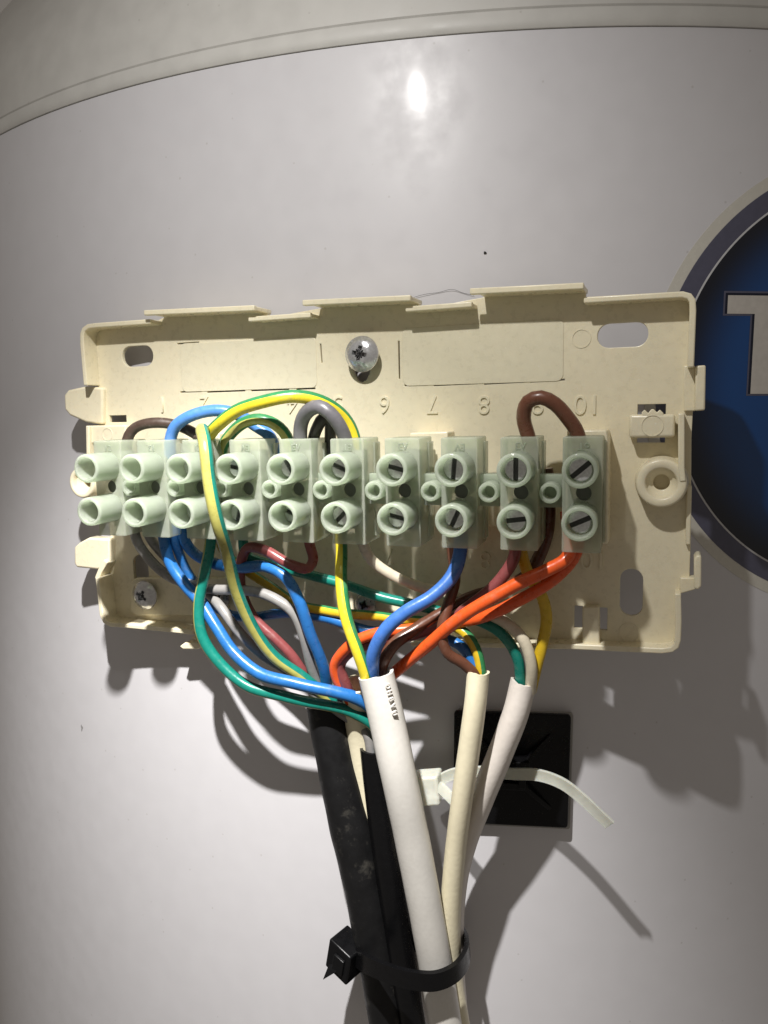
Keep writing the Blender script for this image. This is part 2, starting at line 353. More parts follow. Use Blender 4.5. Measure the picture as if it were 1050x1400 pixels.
def stadium(px0, py0, px1, py1):
    a, b = Q(px0, py0), Q(px1, py1); w_, h_ = abs(b[0] - a[0]), abs(a[1] - b[1]); return prect(px0, py0, px1, py1, 0, min(w_, h_) / 2 * .96)
holes += [stadium(817, 443, 886, 473), stadium(166, 474, 210, 500), stadium(848, 777, 878, 843), stadium(181, 758, 204, 800),
          prect(872, 553, 909, 605), prect(149, 568, 173, 577), prect(785, 828, 830, 862)]
kx, kz = Q(494, 489); holes.append(circ(kx, kz, 2.2)[:17][0:17] + [(kx - 1.6, kz - 3.2), (kx - .9, kz - 4.3), (kx, kz - 4.7), (kx + .9, kz - 4.3), (kx + 1.6, kz - 3.2)])
def slit(a, b, t=.28):
    a = Vector(Q(*a)); b = Vector(Q(*b)); d = (b - a).normalized(); n = Vector((-d.y, d.x)) * t / 2; return [tuple(a - n), tuple(b - n), tuple(b + n), tuple(a + n)]
for a, b in (((246, 536), (275, 535)), ((283, 536), (335, 534)), ((343, 534), (395, 532)), ((405, 532), (431, 531)), ((242, 470), (272, 468)), ((438, 470), (440, 496)),
             ((545, 466), (546, 518)), ((553, 527), (584, 526)), ((593, 527), (653, 524)), ((662, 525), (716, 522)), ((725, 522), (772, 519)), ((755, 445), (766, 445))):
    holes.append(slit(a, b))
holed('base_sheet', outl, holes, -1.0, 0, CREAM, plate, bevel=.12)
def wall(name, pts, h1=RH, th=1.0, h0=-1.5, bev=.22):
    bm = bmesh.new(); prism(bm, ribbon([Q(*p, h1) for p in pts], th), h0, h1); return from_bm(bm, name, CREAM, plate, bevel=bev)
wall('rim_wall', [(114, 527), (109, 470), (109, 456), (112, 448), (119, 443), (130, 441.5), (205, 436)])
wall('rim_wall', [(798, 406), (900, 400), (934, 398), (945, 401), (951, 409), (952, 424), (949, 502)])
wall('rim_wall', [(931, 812), (932, 850), (931, 876), (928, 886), (920, 892), (905, 894), (780, 888), (562, 884)], h1=3.2)
wall('rim_wall', [(265, 868), (165, 858), (150, 857), (141, 852), (136, 842), (130, 790)], h1=4.6)
wall('rim_wall', [(936, 565), (936, 640), (938, 658)], h1=4.4, th=1.0)
wall('rim_wall', [(129, 790), (134, 778), (142, 765)], h1=3, th=1.2)
wall('rim_wall', [(118, 640), (117, 582)], h1=3.4, th=.9)
wall('rim_wall', [(946, 664), (944, 745)], h1=1.2, th=.8)
# cover flaps along the top
for i, (a, b, y0, y1, hh, rad) in enumerate(((196, 347, 424, 417, 5.6, 1), (339, 424, 433, 427, 4.2, 0), (413, 561, 410, 403, 5.6, 1), (554, 645, 419, 412, 4.2, 0), (642, 798, 394, 386, 5.6, 1))):
    p0, p1 = Q(a, y0, hh), Q(b, y1, hh); th = 1.05 if rad else .95
    bm = bmesh.new()
    prism(bm, [p0, p1, (p1[0], p1[1] - th), (p0[0], p0[1] - th)], hh - 1.2, hh)          # front lip
    q0, q1 = (p0[0] + 1.3, p0[1] - .12), (p1[0] - .05, p1[1] - .12)
    prism(bm, [q0, q1, (q1[0], q1[1] - th + .2), (q0[0], q0[1] - th + .2)], -1.5, hh - 1.1)
    # sloping root that ties the flap to the sheet
    e = 2.2 if rad else 1.2
    prism(bm, [(q0[0] + .3, q0[1] - .3), (q1[0] - .2, q1[1] - .3), (q1[0] - .2, q1[1] - e - .6), (q0[0] + .3, q0[1] - e - .6)], -1.4, .02)
    from_bm(bm, 'cover_flap', CREAM, plate, bevel=.2)
# snap tabs
def tab(name, pts, h0, h1, bev=.35, m=CREAM):
    bm = bmesh.new(); prism(bm, [Q(*p, h1) for p in pts], h0, h1); return from_bm(bm, name, m, plate, bevel=bev)
tab('snap_tab', [(87, 540), (93, 533), (117, 528), (140, 530), (140, 580), (118, 578), (95, 568), (88, 560)], -1.2, 1.2, .5)
tab('snap_tab', [(101, 748), (108, 742), (121, 735), (150, 737), (150, 772), (134, 779), (104, 776), (101, 770)], -1.2, 2.0, .5)
tab('snap_tab', [(951, 500), (965, 499), (964, 561), (950, 562)], -3, 2.6, .3)
tab('snap_tab', [(935, 500), (951, 500), (951, 562), (935, 562)], -1.2, .9, .2)
tab('snap_tab', [(949, 764), (953, 759), (959, 760), (959, 802), (954, 807), (949, 804)], -1, 3.4, .3)
tab('snap_tab', [(930, 790), (951, 790), (951, 806), (930, 812)], -1.3, 1.2, .2)
tab('snap_tab', [(245, 884), (252, 879), (268, 879), (277, 884), (270, 888), (250, 888)], 1.0, 4.2, .3)
# standoff blocks behind the strip, clips, bosses
tab('strip_seat', [(775, 588), (829, 588), (831, 600), (831, 744), (776, 744)], -.2, 6.2, .3)
tab('strip_seat', [(560, 592), (612, 590), (612, 640), (560, 640)], -.2, 4.6, .3)
tab('strip_seat', [(250, 592), (300, 592), (300, 640), (250, 640)], -.2, 4.6, .3)
tab('strip_seat', [(580, 690), (720, 690), (720, 720), (580, 720)], -.2, 2.6, .3)
clip = tab('cord_clip', [(860, 567), (923, 566), (923, 598), (860, 599)], 1.2, 3.6, .5)
tab('cord_clip', [(878, 569), (877, 564), (881, 560), (886, 565), (890, 560), (893, 559), (898, 564), (902, 560), (907, 565), (907, 569)], 1.4, 3.5, .12)
tab('cord_clip', [(860, 572), (868, 572), (868, 596), (860, 596)], -.4, 1.6, .2); tab('cord_clip', [(912, 572), (922, 572), (922, 596), (912, 596)], -.4, 1.6, .2)
tab('cord_clip', [(120, 582), (172, 581), (172, 606), (120, 607)], -.2, 2.6, .4)
tab('cord_clip', [(796, 830), (819, 830), (820, 884), (796, 884)], .2, 2.2, .3); tab('cord_clip', [(797, 866), (819, 866), (820, 884), (797, 884)], -.3, .6, .2)
tab('screw_pad', [(178, 795), (186, 790), (310, 790), (310, 842), (186, 842), (178, 836)], -.2, 1.0, .3)
def boss(px, py, h, ro, rm, ri, label=None):
    x, z = Q(px, py, h); bm = bmesh.new()
    M = Matrix.Translation((x, DP, z)); prof = [(ro * 1.14, .2), (ro * 1.04, -h + .5), (ro, -h + .12), (ro - .2, -h), (rm + .2, -h), (rm, -h + .2), (rm * .95, -h + 1.1), (ri * 1.45, -h + 1.4), (ri * 1.25, -h + 1.9), (ri, -h + 2.1), (ri, 1.4)]
    lathe(bm, prof, 40, M); return from_bm(bm, 'screw_boss', CREAM, plate, ang=50)
boss(904, 661, 4.2, 3.9, 2.55, 1.35); boss(111, 660, 4.2, 3.35, 2.4, 1.2)
# moulded circles
def ringmark(px, py, r, h=0.0):
    x, z = Q(px, py, h); bm = bmesh.new(); lathe(bm, [(r - .12, .02), (r - .1, -.1), (r + .02, -.1), (r + .06, .02)], 36, Matrix.Translation((x, DP - h, z))); return from_bm(bm, 'moulded_ring', CREAM, plate)
bm = bmesh.new(); prism(bm, prect(246, 470, 434, 530, 0, 1.2), -.1, .13); from_bm(bm, 'label_panel', CREAM, plate, bevel=.08)
bm = bmesh.new(); prism(bm, prect(550, 449, 770, 521, 0, 1.2), -.1, .13); from_bm(bm, 'label_panel', CREAM, plate, bevel=.08)
ringmark(860, 865, 1.75); ringmark(892, 582, 1.75, 3.6); ringmark(147, 594, 1.4, 2.6); ringmark(795, 463, 1.6)
# moulded numerals, upside down as on the part
def numeral(t, px, py, size=4.9):
    me = text_mesh('numeral', t, size, .17, -.05); o = link('moulded_numeral', me, None, plate); me.materials.clear(); me.materials.append(CREAM)
    x, z = Q(px, py); o.matrix_world = Matrix.Translation(Vector((x, DP - .1, z)) * S) @ Matrix.Rotation(pi / 2, 4, 'X') @ Matrix.Rotation(pi, 4, 'Z')
for t, x in (('1', 222), ('2', 280), ('4', 400), ('5', 462), ('6', 526), ('7', 592), ('8', 662), ('9', 735), ('10', 803)): numeral(t, x, 552)
for t, x in (('7', 532), ('8', 663), ('9', 738), ('10', 812)): numeral(t, x, 765 if t != '7' else 760)
set_base(plate, (Q(525, 660)[0], DP, Q(525, 660)[1])); turn(plate)

# ------------------------------------------------------------------ screws
def screw(px, py, h, r, name, label, m=STEEL, rot=20, parent=None):
    bm = bmesh.new(); n = 40; x, z = Q(px, py, h)
    prof = [(.001, -r * .36), (r * .35, -r * .35), (r * .62, -r * .29), (r * .85, -r * .12), (r, .05), (r * 1.02, .3), (r * .95, .45), (r * .45, .5), (r * .42, h + 1.6)]
    M = Matrix.Translation((x, DP - h, z)) @ Matrix.Rotation(radians(rot), 4, 'Y'); lathe(bm, prof, n, M)
    o = from_bm(bm, name, m, parent, ang=60)
    # cross recess
    b2 = bmesh.new()
    for a in (0, 90, 45, 135):
        L_, w_ = (r * .58, r * .12) if a in (0, 90) else (r * .38, r * .045)
        M2 = M @ Matrix.Rotation(radians(a), 4, 'Y')
        vs = [b2.verts.new((M2 @ Vector(v_)) * S) for v_ in ((-L_, -r * .6, -w_), (L_, -r * .6, -w_), (L_, -r * .6, w_), (-L_, -r * .6, w_), (-L_ * .55, -r * .05, -w_), (L_ * .55, -r * .05, -w_), (L_ * .55, -r * .05, w_), (-L_ * .55, -r * .05, w_))]
        for f in ((0, 1, 5, 4), (1, 2, 6, 5), (2, 3, 7, 6), (3, 0, 4, 7), (4, 5, 6, 7), (0, 3, 2, 1)): b2.faces.new([vs[i] for i in f])
    cutter = from_bm(b2, 'cross_recess', m, None)
    return o, cutter
bpy.context.view_layer.update()
def make_screw(px, py, h, r, label, m=STEEL, rot=20):
    o, cut = screw(px, py, h, r, 'fixing_screw', label, m, rot)
    # cut the recess by boolean, then bake it
    md = o.modifiers.new('b', 'BOOLEAN'); md.operation = 'DIFFERENCE'; md.object = cut; md.solver = 'EXACT'
    # each bar is cut with self-intersection allowed
    md.use_self = True
    dg = bpy.context.evaluated_depsgraph_get(); me = bpy.data.meshes.new_from_object(o.evaluated_get(dg)); o.modifiers.clear(); o.data = me; smooth(me, 30)
    bpy.data.objects.remove(cut)
    t = tag(o, label, 'screw'); turn(o)
    return t
make_screw(494, 484, 2.4, 3.35, 'largest bright cross-head screw, in the keyhole at the top middle of the cream backplate', rot=12)
make_screw(197, 814, 2.8, 3.2, 'shiny cross-head screw in the lower left corner of the cream backplate', rot=30)
make_screw(301, 818, 1.6, 2.2, 'dull screw mostly hidden behind the blue and grey wires at lower left', DSTEEL)
make_screw(499, 826, 1.6, 2.2, 'dull screw behind the teal wire, right of the yellow and green wire', DSTEEL)

# ------------------------------------------------------------------ terminal strip
strip = thing('terminal_strip', 'ten-way translucent pale green screw terminal strip across the cream backplate', 'terminal strip')
BX0, ZT, ZB, YF, YB, YR = -97.26, -9.69, -17.87, 119.2, 125.7, 134.2
ztop = P(797, 597, DP - YB).z; zbot = P(797, 756, DP - YB).z; ZM = (ZT + ZB) / 2
hf, hb, hr = DP - YF, DP - YB, DP - YR
wires_mm = []
body = None
slots_top = [(5, 0, 1.9), (4.6, 40, 1.9), (3.3, 80, 1.8), (2.6, 10, 1.85), (2.9, 60, 1.8), (2.5, 25, 1.85), (2.4, 15, 1.9), (1.7, 95, 1.9), (1.5, 90, 1.9), (1.4, 140, 1.95)]
slots_bot = [(4.6, 0, 1.8), (3.6, 70, 1.8), (3.2, 50, 1.8), (2.4, 105, 1.85), (3.4, 20, 1.8), (2.3, 135, 1.85), (2.0, 12, 1.85), (2.2, 115, 1.8), (1.9, 172, 1.85), (1.6, 155, 1.9)]
me_body = me_barrel = me_ins = me_screw = me_slot = None
def local_block():
    x = 0.0
    return
for i in range(10):
    X = BX0 + 10 * i; jx = random.uniform(-.08, .08)
    if i == 0:
        b = holed('terminal_block', rect(X - 3.1, zbot, X + 3.1, ztop, .25, 2), [circ(X, ZT, 2.05, 28), circ(X, ZB, 2.05, 28), circ(X + .25, ZM, 1.25, 24)], hr, hb, NYL, strip, bevel=.12)
        b.data.transform(Matrix.Translation((-X * S, 0, 0))); me_body = b.data
        # thicker rear flange makes the step seen down the block's sides
        bm = bmesh.new(); bm.from_mesh(me_body)
        def addbox(x0_, x1_, z0_, z1_, h0_, h1_): prism(bm, rect(x0_, z0_, x1_, z1_), h0_, h1_)
        addbox(-3.45, -3.12, zbot + .9, ztop - .9, hr + .1, hr + 3.2); addbox(3.12, 3.45, zbot + .9, ztop - .9, hr + .1, hr + 3.2)
        bm.to_mesh(me_body); bm.free(); smooth(me_body, 35)
        bm = bmesh.new()
        for z in (ZT, ZB):
            lathe(bm, [(2.8, YB + .6), (2.76, YB - .1), (2.72, YF + .5), (2.66, YF + .12), (2.52, YF), (2.14, YF), (2.06, YF + .12), (2.02, YF + 1), (2.02, YB + 3.4)], 36, Matrix.Translation((0, 0, z)))
        o = from_bm(bm, 'screw_barrel', NYLB, b, ang=50); me_barrel = o.data; b.location.x = X * S; 
    else:
        b = link('terminal_block', me_body, None, strip); b.location.x = (X + jx) * S
        o = link('screw_barrel', me_barrel, None, b)
    if i == 0:
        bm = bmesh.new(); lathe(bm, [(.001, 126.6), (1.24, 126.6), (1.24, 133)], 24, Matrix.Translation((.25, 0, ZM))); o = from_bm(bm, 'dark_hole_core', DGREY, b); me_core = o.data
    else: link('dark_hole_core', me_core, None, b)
    # metal inserts
    if me_ins is None:
        me_ins = []
        for z0_, z1_ in ((ZM + 1.6, ztop - 2.2), (zbot + 2.2, ZM - 1.6)):
            bm = bmesh.new(); M = Matrix.Translation((0, 131.4, 0)) @ Matrix.Rotation(pi / 2, 4, 'X')
            lathe(bm, [(.01, z0_ + .3), (1.4, z0_ + .3), (1.4, z0_), (1.85, z0_), (1.85, z1_), (1.4, z1_), (1.4, z1_ - 2), (.01, z1_ - 2)], 24, M)
            o = from_bm(bm, 'metal_insert', STEEL, b); me_ins.append(o.data)
    else:
        for q_ in me_ins: link('metal_insert', q_, None, b)
    # slotted screws: a drum with a real slot
    for z, (dep, ang, rs) in ((ZT, slots_top[i]), (ZB, slots_bot[i])):
        bm = bmesh.new(); s_ = .4; n = 16
        for sgn in (1, -1):
            a0 = math.asin(s_ / rs); pts = [(rs * cos(t), rs * sin(t)) for t in [a0 + (pi - 2 * a0) * k / n for k in range(n + 1)]]
            pts = [(x_, y_ * sgn) for x_, y_ in pts]
            a = [bm.verts.new((x_ * S, -0.0, y_ * S)) for x_, y_ in pts]; rim = [bm.verts.new((x_ * .84 * S, -.3 * S, (sgn * s_ + (y_ - sgn * s_) * .84) * S)) for x_, y_ in pts]; bb = [bm.verts.new((x_ * S, .9 * S, y_ * S)) for x_, y_ in pts]
            bm.faces.new(rim)
            for q in range(n): bm.faces.new((a[q], a[q + 1], rim[q + 1], rim[q])); bm.faces.new((a[q], bb[q], bb[q + 1], a[q + 1]))
            bm.faces.new((a[0], a[-1], bb[-1], bb[0])); bm.faces.new((a[0], rim[0], rim[-1], a[-1]))
        nf = len(bm.faces); lathe(bm, [(.001, .75), (rs * .98, .75), (rs * .98, 4)], 24); bm.faces.ensure_lookup_table()
        for f_ in bm.faces[nf:]: f_.material_index = 1
        o = from_bm(bm, 'terminal_screw', [STEEL, SLOT_SHADE], b, ang=25)
        o.location = (0, (YF + 1.2 + dep * 1.05) * S, z * S); o.rotation_euler = (random.uniform(.0, .12), radians(ang), random.uniform(-.15, .15))
    # moulded mark on the face
    me = text_mesh('mark', ('12', '12', '12', 'EV', 'EV', 'ET', 'EV', 'EV', 'EV', 'oT')[i], 1.6, .05); o = link('moulded_mark', me, None, b); me.materials.clear(); me.materials.append(NYLB)
    o.matrix_local = Matrix.Translation(Vector((.2, YB - .05, ztop - 1.5)) * S) @ Matrix.Rotation(pi / 2, 4, 'X') @ Matrix.Rotation(pi if i % 2 else 0, 4, 'Z')
    if i < 9:
        bm = bmesh.new(); prism(bm, rect(3.0, ZM - 2.75, 7.0, ZM + 2.75), DP - 131.2, DP - 128.6)
        lathe(bm, [(1.72, 131), (1.7, 125.3), (1.55, 125.05), (1.15, 125.05), (1.08, 125.3), (1.08, 129.5), (.01, 129.5)], 28, Matrix.Translation((5, 0, ZM)))
        if i == 0: o = from_bm(bm, 'web_post', NYLB, b, ang=50); me_post = o.data
        else: bm.free(); o = link('web_post', me_post, None, b)
set_base(strip, (BX0 + 45, YR, ZM))

# ------------------------------------------------------------------ wires
def wire(name, pts, r=1.18, m=BLUE, parent=None, label=None, stripe=None, m2=None, group=None, segs=20, **k):
    k.setdefault('wob', .012); me = tube_mesh(name, pts, r, segs=segs, stripe=stripe, jit=.13, **k)
    me.materials.append(m)
    if m2: me.materials.append(m2)
    o = link(name, me, None, parent)
    if parent is None: tag(o, label, 'wire', group)
    elif label: o['label'] = label
    return o
# jumpers above the strip
wire('jumper_wire', [(172, 640, 11), (174, 600, 11), (184, 586, 11), (210, 579, 11), (240, 581, 10), (265, 592, 10), (280, 606, 10), (286, 640, 10)], 1.05, DBROWN, label='dusty dark brown jumper wire arching over the left end of the strip')
wire('jumper_wire', [(233, 640, 12), (234, 602, 12), (241, 582, 12.5), (260, 568, 13), (290, 562, 12), (325, 567, 10.5), (350, 581, 9), (370, 597, 9), (378, 640, 9)], 1.15, BLUEP, label='pale blue jumper wire arching above the strip behind the striped wires')
wire('jumper_wire', [(283, 640, 14), (284, 600, 15), (302, 578, 17), (330, 558, 17.5), (368, 547, 17.5), (408, 543, 16), (444, 551, 13.5), (470, 570, 11), (485, 598, 10), (487, 640, 10)], 1.18, GREEN, stripe=(.5, 1.25, .1), m2=YEL, label='tallest green and yellow jumper wire, arching from mid left toward the grey loop')
wire('jumper_wire', [(303, 640, 11), (304, 610, 11.5), (316, 592, 12), (336, 578, 13), (356, 574, 13), (376, 580, 12.5), (391, 596, 11.5), (398, 640, 11)], 1.1, GREEN, stripe=(.1, .75, .1), m2=YELP, label='lower green and yellow jumper wire nested under the tallest striped one')
wire('jumper_wire', [(412, 640, 12), (411, 600, 12.5), (412, 578, 13.5), (420, 563, 15), (435, 557, 16), (450, 565, 16), (463, 580, 15), (473, 600, 13.5), (478, 640, 12.5)], 1.28, GREYD, label='thick grey jumper wire looping above the strip left of the top screw')
wire('jumper_wire', [(427, 640, 10), (428, 600, 10.5), (434, 582, 11), (442, 571, 11), (450, 575, 10), (452, 600, 9), (452, 640, 9)], 1.1, DGREYW, label='short dark jumper wire inside the grey loop')
wire('jumper_wire', [(728, 640, 11), (723, 600, 11.5), (717, 572, 12.5), (723, 550, 13.5), (740, 543, 14), (758, 551, 13.5), (776, 572, 12.5), (789, 594, 11.5), (796, 640, 11)], 1.22, REDBR, label='brown jumper wire looping high above the two right-hand terminals')

# cables; every cable carries its own cores
def sheath(parent, pts, r, m, name='sheath', oval=1.0, wob=.006, end=(.8, .12), rad=None):
    me = tube_mesh(name, pts, r, segs=36, end=end, oval=oval, wob=wob, step=1.2, rad=rad); me.materials.append(m); return link(name, me, None, parent)
front = thing('white_cable', 'thickest grey-white cable, in front, with yellow-green, blue and brown cores', 'cable')
sheath(front, [(514, 921, 17), (528, 980, 17), (545, 1060, 17), (564, 1150, 15), (583, 1250, 13), (598, 1335, 11), (612, 1420, 10)], 3.25, SH_W)
wire('core', [(465, 700, 11), (467, 745, 12), (466, 790, 15), (473, 840, 17.5), (488, 888, 18.5), (500, 925, 18), (505, 950, 17)], 1.12, GREEN, front, 'yellow core with a green stripe', stripe=(.75, 1.2, -.3), m2=YEL)
wire('core', [(630, 700, 11), (630, 752, 12), (619, 785, 14), (592, 813, 16), (555, 838, 18), (525, 864, 19), (510, 892, 18.5), (510, 925, 17), (514, 950, 16)], 1.23, BLUE2, front, 'blue core')
wire('core', [(748, 640, 7), (750, 700, 6.5), (744, 745, 6), (722, 785, 6.5), (680, 806, 8), (640, 818, 9), (606, 838, 10.5), (570, 860, 12), (540, 878, 14), (524, 905, 15), (520, 945, 15)], 1.16, BROWN, front, 'brown core')
# raised lettering on the sheath
def on_cable(parent, t, px, py, h, size, rot, m):
    me = text_mesh('raised_letter', t, size, .14, .0); me.materials.clear(); me.materials.append(m); o = link('raised_letter', me, None, parent)
    p = P(px, py, h); o.matrix_world = Matrix.Translation(p * S) @ Matrix.Rotation(radians(40), 4, 'Z') @ Matrix.Rotation(pi / 2, 4, 'X') @ Matrix.Rotation(radians(rot), 4, 'Z')
for t, x, y in (('O', 530, 938), ('H', 532.5, 947), ('B', 534.5, 956), ('V', 537, 965), ('U', 539, 975)): on_cable(front, t, x, y, 19.5, 1.25, -78, SH_W)
cream = thing('cream_cable', 'slim cream cable with brown, blue and green cores, right of the front white cable', 'cable')
sheath(cream, [(654, 918, 13), (650, 960, 13.5), (642, 1020, 13), (632, 1090, 12), (622, 1170, 10), (616, 1250, 8.5), (618, 1330, 7), (632, 1420, 6)], 2.3, SH_C, oval=.86)
wire('core', [(618, 700, 10), (619, 752, 10.5), (621, 795, 11), (611, 830, 13.5), (605, 866, 15), (613, 895, 15), (633, 908, 14), (652, 928, 13), (654, 950, 12.5)], 0.99, BROWN, cream, 'brown core')
wire('core', [(240, 700, 11), (240, 735, 11), (249, 765, 9), (262, 792, 7.5), (285, 822, 6), (310, 838, 6), (350, 843, 6.5), (400, 838, 7), (445, 845, 7.5), (480, 856, 8), (530, 866, 8), (585, 866, 9), (625, 880, 11), (645, 902, 12), (655, 935, 12.5)], 0.99, BLUE, cream, 'blue core')
wire('core', [(300, 700, 10), (302, 745, 9), (330, 775, 7.5), (372, 803, 7), (410, 828, 7.5), (450, 835, 8), (490, 840, 8.5), (535, 846, 9), (590, 850, 9.5), (630, 862, 11), (650, 885, 12), (658, 915, 12.5), (657, 945, 12.5)], 0.95, GREEN, cream, 'green core with a yellow stripe', stripe=(-.1, 1.1, .6), m2=DYEL)
pale = thing('white_cable', 'pinkish-white cable leaning right with green, cream and yellow cores, over the black mount', 'cable')
sheath(pale, [(716, 931, 7.5), (705, 975, 8), (682, 1035, 7.5), (657, 1095, 6.5), (636, 1150, 5.5), (622, 1210, 4.5), (618, 1300, 3), (626, 1420, 2)], 2.95, SH_P, oval=.8)
wire('core', [(330, 725, 10), (336, 757, 9), (370, 772, 8), (425, 786, 8), (488, 805, 8), (545, 822, 8), (600, 836, 8.5), (648, 846, 9), (685, 867, 9.5), (708, 900, 9), (713, 940, 8)], 0.99, TEAL, pale, 'dark green core')
wire('core', [(488, 700, 11), (497, 745, 11), (510, 767, 10), (535, 786, 9), (565, 799, 8), (610, 812, 8), (655, 832, 9), (690, 850, 10), (715, 877, 10.5), (727, 910, 10), (726, 945, 8)], 1.03, CREAMW, pale, 'cream core')
wire('core', [(708, 700, 9), (713, 757, 9.5), (724, 790, 9), (742, 818, 8.5), (748, 848, 8), (741, 880, 8), (733, 910, 8), (726, 945, 7.5)], 1.03, DYEL, pale, 'amber yellow core')
blk = thing('black_cable', 'thick dusty black rubber cable at the left of the bundle', 'cable')
sheath(blk, [(447, 962, 5), (460, 1040, 6), (479, 1130, 6.5), (497, 1210, 6.5), (513, 1290, 6), (535, 1420, 5)], 4.15, BLACKR, wob=.02, end=(.78, .1))
wire('core', [(184, 700, 11), (186, 735, 11), (203, 762, 10), (234, 790, 9), (275, 803, 9), (325, 807, 10), (368, 814, 11), (398, 835, 11), (415, 872, 10), (428, 915, 8), (440, 960, 6), (448, 990, 5)], 1.03, GREY, blk, 'light grey core')
wire('core', [(252, 700, 11), (252, 735, 11), (266, 756, 10), (296, 772, 10), (330, 776, 11), (362, 773, 12), (388, 788, 13), (408, 822, 13), (425, 866, 11.5), (441, 910, 9), (447, 955, 6), (450, 990, 5)], 1.12, BLUE, blk, 'blue core')
wire('core', [(420, 700, 11), (423, 742, 11), (428, 765, 11), (421, 776, 12), (395, 770, 13), (362, 753, 13), (339, 750, 12), (329, 768, 11), (330, 805, 9.5), (346, 842, 9), (375, 872, 9), (402, 902, 8.5), (424, 935, 7), (440, 985, 5)], 1.01, PINK, blk, 'dull red core')
mid = thing('black_cable', 'narrower smooth black cable just behind the front white cable', 'cable')
sheath(mid, [(512, 1022, 7), (519, 1090, 7), (531, 1180, 7), (546, 1290, 6), (566, 1420, 5)], 2.9, BLACKP, wob=.008)
wire('core', [(223, 700, 11.5), (225, 735, 12), (233, 770, 12), (252, 800, 12), (277, 826, 12), (296, 855, 13), (318, 892, 14), (355, 920, 14.5), (405, 935, 14), (455, 945, 12.5), (486, 955, 11), (512, 972, 9), (522, 1000, 8), (520, 1050, 7)], 1.19, BLUE, mid, 'bright blue core')
wire('core', [(289, 700, 11), (288, 742, 12), (279, 785, 13), (272, 825, 13.5), (277, 868, 14), (300, 908, 14), (340, 938, 13.5), (395, 954, 12.5), (450, 965, 11), (485, 976, 9.5), (512, 992, 8), (521, 1016, 7.5), (518, 1055, 6.5)], 1.10, TEAL, mid, 'teal core with a thin yellow stripe', stripe=(.6, .4, .5), m2=YELP)
wire('core', [(200, 700, 10), (204, 733, 9.5), (222, 757, 8), (252, 783, 7), (285, 812, 8), (300, 828, 10.5), (322, 858, 11), (352, 889, 11), (395, 920, 9.5), (435, 950, 8), (470, 978, 7.5), (500, 1003, 7), (510, 1050, 6.5)], 0.99, GREY, mid, 'grey core')
bk = thing('cream_cable', 'cream cable glimpsed between the two black cables, behind the front white cable', 'cable')
sheath(bk, [(487, 935, 9), (491, 990, 5.5), (497, 1050, 4.5), (505, 1120, 4), (515, 1200, 3), (530, 1290, 1.5), (556, 1420, .5)], 2.75, SH_C, end=(.82, .1))
wire('core', [(700, 700, 11), (704, 757, 11.5), (688, 785, 12), (655, 820, 12.5), (615, 848, 12), (572, 866, 11.5), (522, 876, 11.5), (482, 888, 12), (464, 910, 11.5), (474, 938, 10.5), (487, 965, 8)], 1.07, PINK, bk, 'maroon core')
wire('core', [(790, 700, 11), (788, 757, 12), (766, 784, 13), (725, 812, 13), (680, 836, 12.5), (630, 850, 11.5), (575, 858, 11.5), (520, 865, 12.5), (478, 882, 13), (458, 908, 12), (464, 935, 11), (482, 962, 9)], 1.05, ORANGE, bk, 'orange core')
wire('core', [(776, 700, 12), (777, 757, 13), (745, 781, 15), (700, 803, 16), (655, 827, 16.5), (620, 852, 16), (585, 882, 14.5), (546, 914, 12.5), (512, 940, 10.5), (492, 965, 8)], 1.12, ORANGE, bk, 'orange core')
# striped wire dropping in front of the strip
wire('core', [(289, 640, 10), (287, 606, 12), (281, 590, 16), (277, 590, 21), (279, 606, 25.5), (285, 650, 26.5), (296, 705, 26), (310, 757, 22), (324, 808, 18), (344, 856, 15), (376, 898, 12.5), (412, 926, 10), (450, 955, 7.5), (475, 985, 5.5), (480, 1020, 4)], 1.15, TEAL, blk, 'green core with a broad yellow stripe, hanging in front of the strip', stripe=(pi + 1.1, .85, .1), m2=YELP)
for t in (front, cream, pale, blk, mid, bk):
    q = t.children[0]; v = sum((Vector(c) for c in q.bound_box), Vector()) / 8; lo = min(Vector(c).z for c in q.bound_box); set_base(t, Vector((v.x, v.y, lo)) / S)

# ------------------------------------------------------------------ mount and ties
mt, mz = thit(698, 1046)
def MW(u, v, d): return TK(mt + u / TRR, mz + v, d)          # on the tank, d mm proud
A0 = UV(620, 970); A1 = UV(776, 970); A2 = UV(770, 1122)
hw = (A1[0] - A0[0]) / 2; hh = abs(A2[1] - A1[1]) / 2
mount = thing('cable_tie_mount', 'square black stick-on cable tie mount on the white tank', 'tie mount')
def tslab(name, u0, v0, u1, v1, d0, d1, m, parent, r=.8, bev=.2):
    bm = bmesh.new(); pl = rect(u0, v0, u1, v1, r, 4)
    a = [bm.verts.new(MW(u, v, d0) * S) for u, v in pl]; b = [bm.verts.new(MW(u, v, d1) * S) for u, v in pl]; n = len(pl)
    bm.faces.new(a); bm.faces.new(b[::-1])
    for i in range(n): bm.faces.new((a[i], b[i], b[(i + 1) % n], a[(i + 1) % n]))
    return from_bm(bm, name, m, parent, bevel=bev)
FOAM = mat('grey_foam', (.36, .35, .33), .8)
tslab('adhesive_foam', -hw + .6, -hh - 1.0, hw + .7, hh - .2, .02, 1.1, FOAM, mount, .5, .1)
tslab('base', -hw, -hh, hw, hh, 1.2, 2.6, BLACKP, mount, .7, .35)
